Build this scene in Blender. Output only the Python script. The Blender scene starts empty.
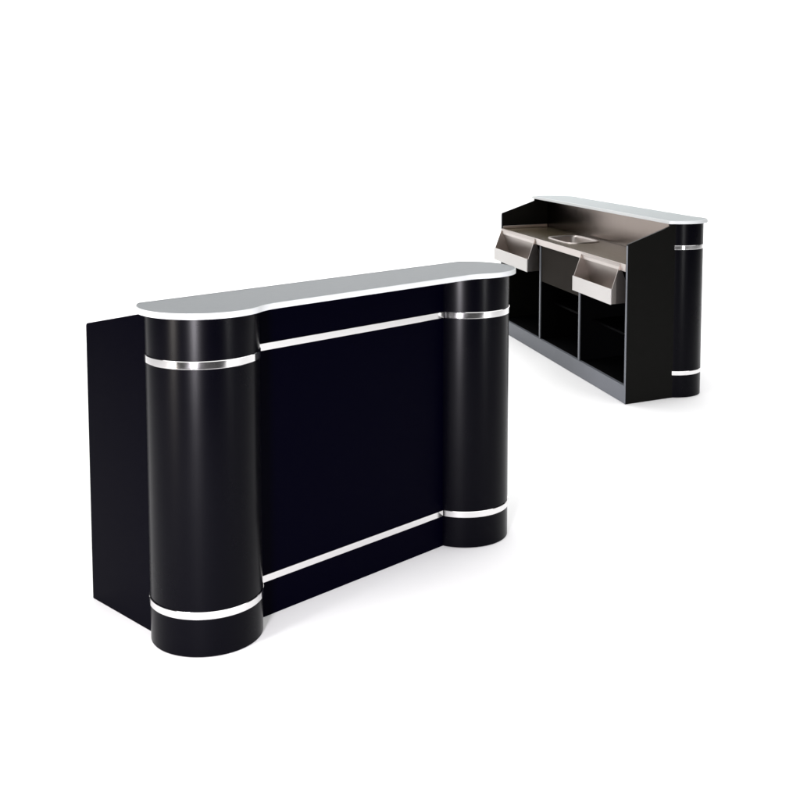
import bpy, bmesh, math
from mathutils import Vector

# ------------------------------------------------------------------ camera, world, lamps, exposure
SC = bpy.context.scene
COL = SC.collection
S = 1.1                                   # metres per bar height

cam_d = bpy.data.cameras.new("camera")
cam = bpy.data.objects.new("camera", cam_d)
COL.objects.link(cam)
cam_d.sensor_width = 36.0
cam_d.lens = 1100.0 / 800.0 * 36.0
cam_d.shift_x = (400.0 - 408.4) / 800.0
cam_d.shift_y = (227.7 - 400.0) / 800.0
cam_d.clip_end = 200.0
cam.location = (0, 0, 1.5102 * S)
cam.rotation_euler = (math.pi / 2 - 0.08983, 0, 0)
SC.camera = cam

W = bpy.data.worlds.new("World")
SC.world = W
W.use_nodes = True
bg = W.node_tree.nodes["Background"]
bg.inputs["Color"].default_value = (1, 1, 1, 1)
bg.inputs["Strength"].default_value = 0.06

SC.view_settings.view_transform = 'Standard'
SC.view_settings.look = 'None'
SC.view_settings.exposure = 0.0
SC.view_settings.gamma = 1.0
SC.view_settings.use_curve_mapping = False


def area(name, loc, target, sx, sy, radiance, col=(1, 1, 1)):
    d = bpy.data.lights.new(name, 'AREA')
    d.shape = 'RECTANGLE'
    d.size, d.size_y = sx, sy
    d.energy = radiance * math.pi * sx * sy
    d.color = col
    o = bpy.data.objects.new(name, d)
    COL.objects.link(o)
    o.location = loc
    v = Vector(target) - Vector(loc)
    o.rotation_euler = v.to_track_quat('-Z', 'Y').to_euler()
    return o


area("overhead_softbox", (0.6, 4.6, 5.4), (0.6, 4.6, 0), 13.0, 14.0, 1.72)
area("added_backdrop_wash", (0.6, 9.4, 5.6), (0.6, 13.4, 1.6), 14.0, 1.6, 8.0)  # added lamp, only there to lift the backdrop to white
area("strip_softbox", (-1.15, -1.5, 0.75), (-0.6, 3.5, 0.75), 0.60, 1.2, 285.0, (0.97, 0.93, 1.0))
area("edge_softbox", (-3.9, 0.6, 0.8), (-0.6, 3.5, 0.8), 0.7, 1.4, 45.0, (1.0, 0.93, 0.86))
area("far_softbox", (5.0, 0.5, 0.8), (1.0, 5.5, 0.8), 0.30, 1.4, 80.0)

sp_d = bpy.data.lights.new("added_floor_spot", 'SPOT')  # added spot: brightens floor so the pillars' lower parts mirror it
sp_d.energy = 260.0
sp_d.spot_size = math.radians(42)
sp_d.spot_blend = 0.9
sp_d.shadow_soft_size = 0.25
sp_o = bpy.data.objects.new("added_floor_spot", sp_d)
COL.objects.link(sp_o)
sp_o.location = (-2.4, 1.2, 3.4)
sp_o.rotation_euler = (Vector((-0.95, 2.55, 0)) - Vector((-2.4, 1.2, 3.4))).to_track_quat('-Z', 'Y').to_euler()


# ------------------------------------------------------------------ materials
def mat(name, col, rough=0.5, metal=0.0, spec=0.5, var=0.0, scale=6.0, rvar=0.0, stretch=None, bump=0.0):
    m = bpy.data.materials.new(name)
    m.use_nodes = True
    nt = m.node_tree
    b = nt.nodes["Principled BSDF"]
    b.inputs["Base Color"].default_value = (*col, 1)
    b.inputs["Roughness"].default_value = rough
    b.inputs["Metallic"].default_value = metal
    b.inputs["Specular IOR Level"].default_value = spec
    if var or rvar or bump:
        tc = nt.nodes.new("ShaderNodeTexCoord")
        mp = nt.nodes.new("ShaderNodeMapping")
        if stretch:
            mp.inputs["Scale"].default_value = stretch
        nz = nt.nodes.new("ShaderNodeTexNoise")
        nz.inputs["Scale"].default_value = scale
        nz.inputs["Detail"].default_value = 5
        nt.links.new(tc.outputs["Object"], mp.inputs["Vector"])
        nt.links.new(mp.outputs["Vector"], nz.inputs["Vector"])
        if var:
            mx = nt.nodes.new("ShaderNodeMix")
            mx.data_type = 'RGBA'
            mx.inputs["A"].default_value = (*[c * (1 - var) for c in col], 1)
            mx.inputs["B"].default_value = (*[min(1, c * (1 + var)) for c in col], 1)
            nt.links.new(nz.outputs["Fac"], mx.inputs["Factor"])
            nt.links.new(mx.outputs["Result"], b.inputs["Base Color"])
        if rvar:
            mr = nt.nodes.new("ShaderNodeMapRange")
            mr.inputs["To Min"].default_value = max(0.02, rough - rvar)
            mr.inputs["To Max"].default_value = rough + rvar
            nt.links.new(nz.outputs["Fac"], mr.inputs["Value"])
            nt.links.new(mr.outputs["Result"], b.inputs["Roughness"])
        if bump:
            bp = nt.nodes.new("ShaderNodeBump")
            bp.inputs["Strength"].default_value = bump
            bp.inputs["Distance"].default_value = 0.002
            nt.links.new(nz.outputs["Fac"], bp.inputs["Height"])
            nt.links.new(bp.outputs["Normal"], b.inputs["Normal"])
    return m


M = dict(
    white=mat("white_sweep", (0.86, 0.86, 0.86), 0.7, spec=0.1),
    laminate=mat("black_laminate", (0.0002, 0.0001, 0.0020), 0.30, spec=0.012, rvar=0.05, scale=9),
    laminate_side=mat("black_side_laminate", (0.0004, 0.0003, 0.0016), 0.30, spec=0.012, rvar=0.04, scale=9),
    side_lifted=mat("reflection_lifted_laminate", (0.0042, 0.0042, 0.0038), 0.32, spec=0.02, rvar=0.04, scale=9, var=0.1),  # black side laminate, grey floor reflection put into its base colour
    gloss=mat("black_gloss", (0.0003, 0.00025, 0.0012), 0.265, spec=0.058, rvar=0.03, scale=7),
    inside=mat("black_inside", (0.0012, 0.0012, 0.0014), 0.5, spec=0.04),
    shelf=mat("black_shelf", (0.0007, 0.0007, 0.0008), 0.55, spec=0.008),
    chrome=mat("chrome_trim", (0.78, 0.77, 0.77), 0.11, metal=1.0, rvar=0.05, scale=30),
    stone=mat("grey_top", (0.175, 0.188, 0.196), 0.45, spec=0.10, var=0.06, scale=40, rvar=0.05),
    stone_light=mat("pale_grey_top", (0.225, 0.248, 0.252), 0.45, spec=0.10, var=0.06, scale=40, rvar=0.05),
    edge=mat("white_edge", (0.46, 0.475, 0.475), 0.4, spec=0.2),
    steel=mat("brushed_steel", (0.47, 0.43, 0.405), 0.40, metal=1.0, var=0.05, scale=14, stretch=(1, 30, 30), rvar=0.05),
    steel_lip=mat("satin_steel", (0.47, 0.455, 0.44), 0.45, metal=0.3, var=0.03, scale=14, rvar=0.05),
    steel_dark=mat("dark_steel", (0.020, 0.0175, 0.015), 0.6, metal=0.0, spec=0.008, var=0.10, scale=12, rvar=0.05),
    steel_top=mat("worktop_steel", (0.085, 0.068, 0.044), 0.24, metal=0.45, spec=0.2, var=0.05, scale=3, rvar=0.02),
    steel_warm=mat("warm_steel", (0.175, 0.142, 0.122), 0.24, metal=1.0, var=0.05, scale=10, rvar=0.04),
    grey=mat("grey_banding", (0.125, 0.133, 0.148), 0.45, spec=0.1, var=0.05, scale=14),
)


# ------------------------------------------------------------------ mesh helpers (units: bar heights, scaled by S when linked)
def add_box(bm, x0, x1, y0, y1, z0, z1, bev=0.0):
    vs = [bm.verts.new((x, y, z)) for z in (z0, z1) for y in (y0, y1) for x in (x0, x1)]
    fs = []
    for q in ((0, 2, 3, 1), (4, 5, 7, 6), (0, 1, 5, 4), (2, 6, 7, 3), (0, 4, 6, 2), (1, 3, 7, 5)):
        fs.append(bm.faces.new([vs[i] for i in q]))
    if bev:
        es = {e for f in fs for e in f.edges}
        bmesh.ops.bevel(bm, geom=list(es), offset=bev, segments=2, affect='EDGES', profile=0.5)


def add_prism_z(bm, pts, z0, z1, bev=0.0):
    """plan outline (counter-clockwise) pulled up from z0 to z1"""
    lo = [bm.verts.new((x, y, z0)) for x, y in pts]
    hi = [bm.verts.new((x, y, z1)) for x, y in pts]
    n = len(pts)
    bot = bm.faces.new(lo[::-1])
    top = bm.faces.new(hi)
    for i in range(n):
        bm.faces.new((lo[i], lo[(i + 1) % n], hi[(i + 1) % n], hi[i]))
    if bev:
        bmesh.ops.bevel(bm, geom=list(top.edges) + list(bot.edges), offset=bev, segments=2, affect='EDGES', profile=0.5)


def add_prism_x(bm, pts, x0, x1, bev=0.0):
    """(y, z) outline pulled along x"""
    lo = [bm.verts.new((x0, y, z)) for y, z in pts]
    hi = [bm.verts.new((x1, y, z)) for y, z in pts]
    n = len(pts)
    a = bm.faces.new(lo[::-1])
    b = bm.faces.new(hi)
    for i in range(n):
        bm.faces.new((lo[i], lo[(i + 1) % n], hi[(i + 1) % n], hi[i]))
    bmesh.ops.recalc_face_normals(bm, faces=bm.faces)
    if bev:
        bmesh.ops.bevel(bm, geom=list(a.edges) + list(b.edges), offset=bev, segments=2, affect='EDGES', profile=0.5)


def add_lathe(bm, cx, cy, prof, seg=96, a0=0.0, a1=2 * math.pi):
    """(r, z) profile turned about a vertical axis; an r of 0 closes the end"""
    full = abs(a1 - a0 - 2 * math.pi) < 1e-6
    n = seg if full else seg + 1
    rings = []
    for r, z in prof:
        if r <= 1e-9:
            rings.append([bm.verts.new((cx, cy, z))])
        else:
            rings.append([bm.verts.new((cx + r * math.cos(a0 + (a1 - a0) * i / seg), cy + r * math.sin(a0 + (a1 - a0) * i / seg), z)) for i in range(n)])
    for A, B in zip(rings[:-1], rings[1:]):
        for i in range(seg):
            j = (i + 1) % n
            if len(A) == 1 and len(B) == 1:
                continue
            if len(A) == 1:
                bm.faces.new((A[0], B[j], B[i]))
            elif len(B) == 1:
                bm.faces.new((A[i], A[j], B[0]))
            else:
                bm.faces.new((A[i], A[j], B[j], B[i]))


def obj(name, bm, m, parent=None, shear=0.0, smooth=False):
    if shear:
        for v in bm.verts:
            v.co.x += shear * v.co.y
    bmesh.ops.scale(bm, vec=(S, S, S), verts=bm.verts)
    bmesh.ops.recalc_face_normals(bm, faces=bm.faces)
    for f in bm.faces:
        f.smooth = smooth and len(f.verts) < 8
    for e in bm.edges:
        if len(e.link_faces) == 2 and e.calc_face_angle(0) > math.radians(32):
            e.smooth = False
    me = bpy.data.meshes.new(name)
    bm.to_mesh(me)
    bm.free()
    me.materials.append(m)
    o = bpy.data.objects.new(name, me)
    COL.objects.link(o)
    if parent:
        o.parent = parent
    return o


def NB():
    return bmesh.new()


# ------------------------------------------------------------------ the setting: white floor running up into a white sweep
FY = 11.2
bm = NB()
vs = [bm.verts.new((x / S, y / S, 0)) for x, y in ((-10, 0.9), (11, 0.9), (11, FY), (-10, FY))]
bm.faces.new(vs)
o = obj("floor", bm, M['white'])
o['kind'] = 'structure'
bm = NB()
prof = [(FY + 2.0 * math.sin(t), 2.0 - 2.0 * math.cos(t)) for t in [math.pi / 2 * k / 16 for k in range(17)]] + [(FY + 2.0, 5.4)]
rows = [[bm.verts.new((x / S, y / S, z / S)) for x in (-10, 11)] for y, z in prof]
for A, B in zip(rows[:-1], rows[1:]):
    bm.faces.new((A[0], A[1], B[1], B[0]))
o = obj("backdrop", bm, M['white'], smooth=True)
o['kind'] = 'structure'


# ------------------------------------------------------------------ the bar counter
def counter_outline(d, grow=0.0):
    a, Rc, c, q = d['a'], d['Rc'] + grow, d['c'] + grow, d['q'] + grow
    t0 = math.asin(c / Rc)                              # where the round end meets the straight back edge
    t1 = math.pi + math.asin(q / Rc)                    # offset angle at the front, measured from +x the mirrored way
    fil = 0.05
    pts = []
    # right-hand round end: from the back edge clockwise ... listed counter-clockwise: front straight -> right end -> back -> left end
    xi = math.sqrt(Rc * Rc - q * q)                     # circle meets the straight front this far inside the centre
    def fillet(sx):
        # small concave blend between straight front and round end (sx=+1 right end)
        P0 = Vector((sx * (a - xi - fil), -q))
        P1 = Vector((sx * (a - xi), -q))
        ang = math.atan2(-q, -xi) + fil / Rc * 0.9
        P2 = Vector((sx * (a + Rc * math.cos(ang)), Rc * math.sin(ang)))
        return [(1 - t) ** 2 * P0 + 2 * t * (1 - t) * P1 + t * t * P2 for t in [k / 8 for k in range(9)]], ang
    fr, ang = fillet(1)
    pts += [(p.x, p.y) for p in fr]
    n = 56
    end = t0
    for k in range(1, n + 1):
        t = ang + (end - ang) * k / n
        pts.append((a + Rc * math.cos(t), Rc * math.sin(t)))
    left = [(-x, y) for x, y in pts][::-1]
    return pts + left


def make_bar(name, label, loc, yaw, d, shear, rear):
    root = bpy.data.objects.new(name, None)
    COL.objects.link(root)
    root.location = (loc[0] * S, loc[1] * S, 0)
    root.rotation_euler = (0, 0, yaw)
    root['label'] = label
    root['category'] = 'bar counter'
    root['group'] = 'black bar counters'
    a, R, s, D, p = d['a'], d['R'], d['s'], d['D'], d['p']
    c, zr, zf, t, bw, zw, zk = d['c'], d['zr'], d['zf'], d['t'], d['bw'], d['zw'], d['zk']
    zu = 1 - t                                          # underside of the top
    th = 0.020
    # countertop with its white edge
    bm = NB()
    add_prism_z(bm, counter_outline(d, -0.004), zu + 0.001, 1.0, 0.0)
    top = obj('countertop', bm, M['stone_light' if rear else 'stone'], root)
    bm = NB()
    out, inn = counter_outline(d), counter_outline(d, -0.0036)
    n = len(out)
    ring = [[bm.verts.new((x, y, z)) for x, y in pl] for pl, z in ((out, zu), (out, 1 - 0.0035), (inn, 1.0012), (inn, zu))]
    ring.insert(2, [bm.verts.new((ox * .7 + ix * .3, oy * .7 + iy * .3, 1.0004)) for (ox, oy), (ix, iy) in zip(out, inn)])
    for A, B in zip(ring, ring[1:] + ring[:1]):
        for i in range(n):
            bm.faces.new((A[i], A[(i + 1) % n], B[(i + 1) % n], B[i]))
    obj('edge_band', bm, M['edge'], top, smooth=True)
    # round pillars, each with two chrome bands
    th1 = math.acos((s + .0015 - a) / R)                # where the round face leaves the side panel
    th2 = -(math.pi - math.asin((p - .001) / R))        # where it meets the front panel
    arc = [th1 + (th2 - th1) * k / 72 for k in range(73)]
    for sx in (-1, 1):
        bm = NB()
        plan = [(sx * (a + R * math.cos(g)), R * math.sin(g)) for g in arc]
        plan += [(sx * (a + R * math.cos(th2)), -.0225), (sx * (s + .0015), -.0225)]
        add_prism_z(bm, plan, .002, zu - .0015, .0035)
        pil = obj('pillar', bm, M['gloss'], root, smooth=True)
        for zb in (d['zb1'], d['zb2']):
            bm = NB()
            h = bw / 2
            r1 = R + 0.0032
            sec = [(R + .0004, zb - h), (r1 - .0012, zb - h), (r1, zb - h + .0015), (r1, zb + h - .0015), (r1 - .0012, zb + h), (R + .0004, zb + h)]
            cols = [[bm.verts.new((sx * (a + r * math.cos(g)), r * math.sin(g), z)) for r, z in sec] for g in arc[:-1]]
            for A, B in zip(cols[:-1], cols[1:]):
                for k in range(6):
                    bm.faces.new((A[k], A[(k + 1) % 6], B[(k + 1) % 6], B[k]))
            bm.faces.new(cols[0])
            bm.faces.new(cols[-1][::-1])
            obj('trim_band', bm, M['chrome'], pil, smooth=True)
    # front panel with two chrome strips
    xj = a - math.sqrt(R * R - p * p)
    bm = NB()
    add_box(bm, -xj - .03, xj + .03, -p, -p + .02, 0.001, zu - .0015)
    fp = obj('front_panel', bm, M['laminate'], root)
    for zb in (d['zb1'], d['zb2']):
        bm = NB()
        add_box(bm, -xj + .001, xj - .001, -p - .005, -p + .004, zb - bw / 2, zb + bw / 2, .0012)
        obj('trim_strip', bm, M['chrome'], fp)
    # side panels: the upper edge falls towards the working side
    for sx in (-1, 1):
        bm = NB()
        cr = 0.012
        pts = [(-.02, .001), (D, .001)]
        for k in range(5):
            g = math.pi / 2 * k / 4
            pts.append((D - cr + cr * math.cos(g), zr - cr + cr * math.sin(g)))
        pts += [(c - .004, zf), (c - .004, zu - .0015), (-.02, zu - .0015)]
        x0, x1 = (sx * s, sx * (s - th))
        add_prism_x(bm, pts, min(x0, x1), max(x0, x1), .0012)
        sp = obj('side_panel', bm, M['side_lifted' if rear else 'laminate_side'], root, shear)
        if rear:
            bm = NB()
            add_box(bm, min(x0, x1) + .001, max(x0, x1) - .001, D - .004, D + .0025, .002, zr - cr, .0008)
            obj('edge_strip', bm, M['grey'], sp, shear)
    xi = s - th - .001                                  # clear inside half-width
    bm = NB()
    add_box(bm, -xi, xi, D - .022, D - .001, .001, zk, .001)
    obj('kick_plate', bm, M['grey'], root, shear)
    if not rear:
        bm = NB()
        add_box(bm, -xi, xi, -.015, D - .03, zw - .03, zw)
        obj('worktop', bm, M['steel_warm'], root, shear)
        return root
    # ---- the working side
    bm = NB()
    add_box(bm, -xi, xi, -.018, D - .024, zk - .03, zk - .002)
    obj('base_board', bm, M['inside'], root, shear)
    x1d, x2d = .285, -.430
    for xd in (x1d, x2d):
        bm = NB()
        add_box(bm, xd - .009, xd + .009, -.011, D - .012, zk - .001, zw - .037)
        dv = obj('divider', bm, M['inside'], root, shear)
        bm = NB()
        add_box(bm, xd - .0105, xd + .0105, D - .0118, D - .004, zk, zw - .04, .001)
        obj('edge_strip', bm, M['grey'], dv, shear)
    for xa, xb in ((-xi + .001, x2d - .010), (x2d + .010, x1d - .010)):
        bm = NB()
        add_box(bm, xa, xb, -.010, D - .10, .335, .349, .001)
        obj('shelf', bm, M['shelf'], root, shear)
    # splashback against the inside of the front
    bm = NB()
    add_box(bm, -xi, xi, -.0195, -.012, zw + .001, zu - .004)
    obj('splashback', bm, M['steel_warm'], root, shear)
    # worktop sheet with a round hole and a rectangular well
    y0w, y1w = -.010, D
    sxc, syc = .19, .155

    def pan(dx, dy):
        """rounded-rectangle plan of the sink"""
        o2 = []
        for k in range(64):
            g = 2 * math.pi * k / 64
            cg, sg = math.cos(g), math.sin(g)
            o2.append((sxc + dx * math.copysign(abs(cg) ** .42, cg), syc + dy * math.copysign(abs(sg) ** .42, sg)))
        return o2
    bm = NB()
    loops = []
    outl = [(-xi, y0w), (xi, y0w), (xi, y1w), (-xi, y1w)]
    loops.append(outl)
    loops.append(pan(.215, .120))
    es = []
    for lp in loops:
        vv = [bm.verts.new((x, y, zw)) for x, y in lp]
        es += [bm.edges.new((vv[i], vv[(i + 1) % len(vv)])) for i in range(len(vv))]
    bmesh.ops.triangle_fill(bm, edges=es, use_beauty=True, normal=(0, 0, 1))
    wt = obj('worktop', bm, M['steel_top'], root, shear)
    bm = NB()
    add_box(bm, -xi, xi, D - .004, D + .004, zw - .036, zw + .003, .0012)
    obj('front_rim', bm, M['steel'], wt, shear)
    bm = NB()
    add_box(bm, xi - .012, xi, y0w + .002, D - .006, zw + .001, zw + .022, .002)
    obj('side_rim', bm, M['steel'], wt, shear)
    bm = NB()
    rings = [[bm.verts.new((x, y, z)) for x, y in pan(dx, dy)] for dx, dy, z in
             ((.232, .137, zw + .001), (.229, .134, zw + .006), (.216, .121, zw + .005), (.208, .113, zw - .004), (.196, .101, zw - .075), (.172, .080, zw - .096), (.06, .03, zw - .102))]
    for A, B in zip(rings[:-1], rings[1:]):
        for k in range(64):
            bm.faces.new((A[k], A[(k + 1) % 64], B[(k + 1) % 64], B[k]))
    bm.faces.new(rings[-1])
    sk = obj('sink_bowl', bm, M['steel'], wt, shear, smooth=True)
    bm = NB()
    add_lathe(bm, sxc, syc, [(0, zw - .099), (.018, zw - .099), (.022, zw - .101), (.022, zw - .106), (0, zw - .106)], 32)
    obj('drain', bm, M['chrome'], sk, shear, smooth=True)
    # steel apron under the worktop in the middle bay
    bm = NB()
    add_box(bm, x2d + .011, x1d - .011, D - .022, D - .012, .490, zw - .037, .001)
    obj('apron', bm, M['steel_dark'], root, shear)
    # the two open bottle rails hung on the edge of the worktop
    for xa, xb in ((.365, xi - .006), (-1.055, -.480)):
        g = .0045
        yl = D + .060
        prof = [(D + .006, zw - .002), (D - .075, .565), (D - .062, .548), (yl, .548)]
        bm = NB()
        inner = [(D + .006 + g, zw - .002), (D - .075 + g, .566), (D - .060, .548 + g), (yl, .548 + g)]
        add_prism_x(bm, prof + inner[::-1], xa + g, xb - g)
        rail = obj('bottle_rail', bm, M['steel'], root, shear)
        for xe in (xa, xb - g):
            bm = NB()
            add_prism_x(bm, [(D + .006, zw - .002), (D - .076, .565), (D - .062, .547), (yl, .547), (yl, .630)], xe, xe + g)
            obj('end_plate', bm, M['steel'], rail, shear)
        bm = NB()
        add_box(bm, xa - .001, xb + .001, yl + .0005, yl + .008, .545, .632, .0015)
        obj('front_lip', bm, M['steel_lip'], rail, shear)
    return root


DA = dict(a=.5791, R=.166, s=.6988, D=.461, p=.044, zr=.9008, zf=.9679, Rc=.1905, c=.140, q=.1539, t=.0159, zb1=.8501, zb2=.1243, bw=.0229, zw=.7687, zk=.0985)
DB = dict(a=1.0016, R=.1705, s=1.1446, D=.3808, p=.044, zr=.8873, zf=.9698, Rc=.1918, c=.1023, q=.1795, t=.0166, zb1=.85, zb2=.1401, bw=.0229, zw=.7681, zk=.0986)

make_bar('bar_counter', 'larger glossy black bar counter showing its closed front panel between two round pillars',
         (-.20005, 3.60751), .79658, DA, 0.0, False)
make_bar('bar_counter', 'smaller looking black bar counter behind, showing open shelves, steel bottle rails and a sink',
         (1.29092, 7.23232), 1.790763 + 0.0, DB, -.2709, True)
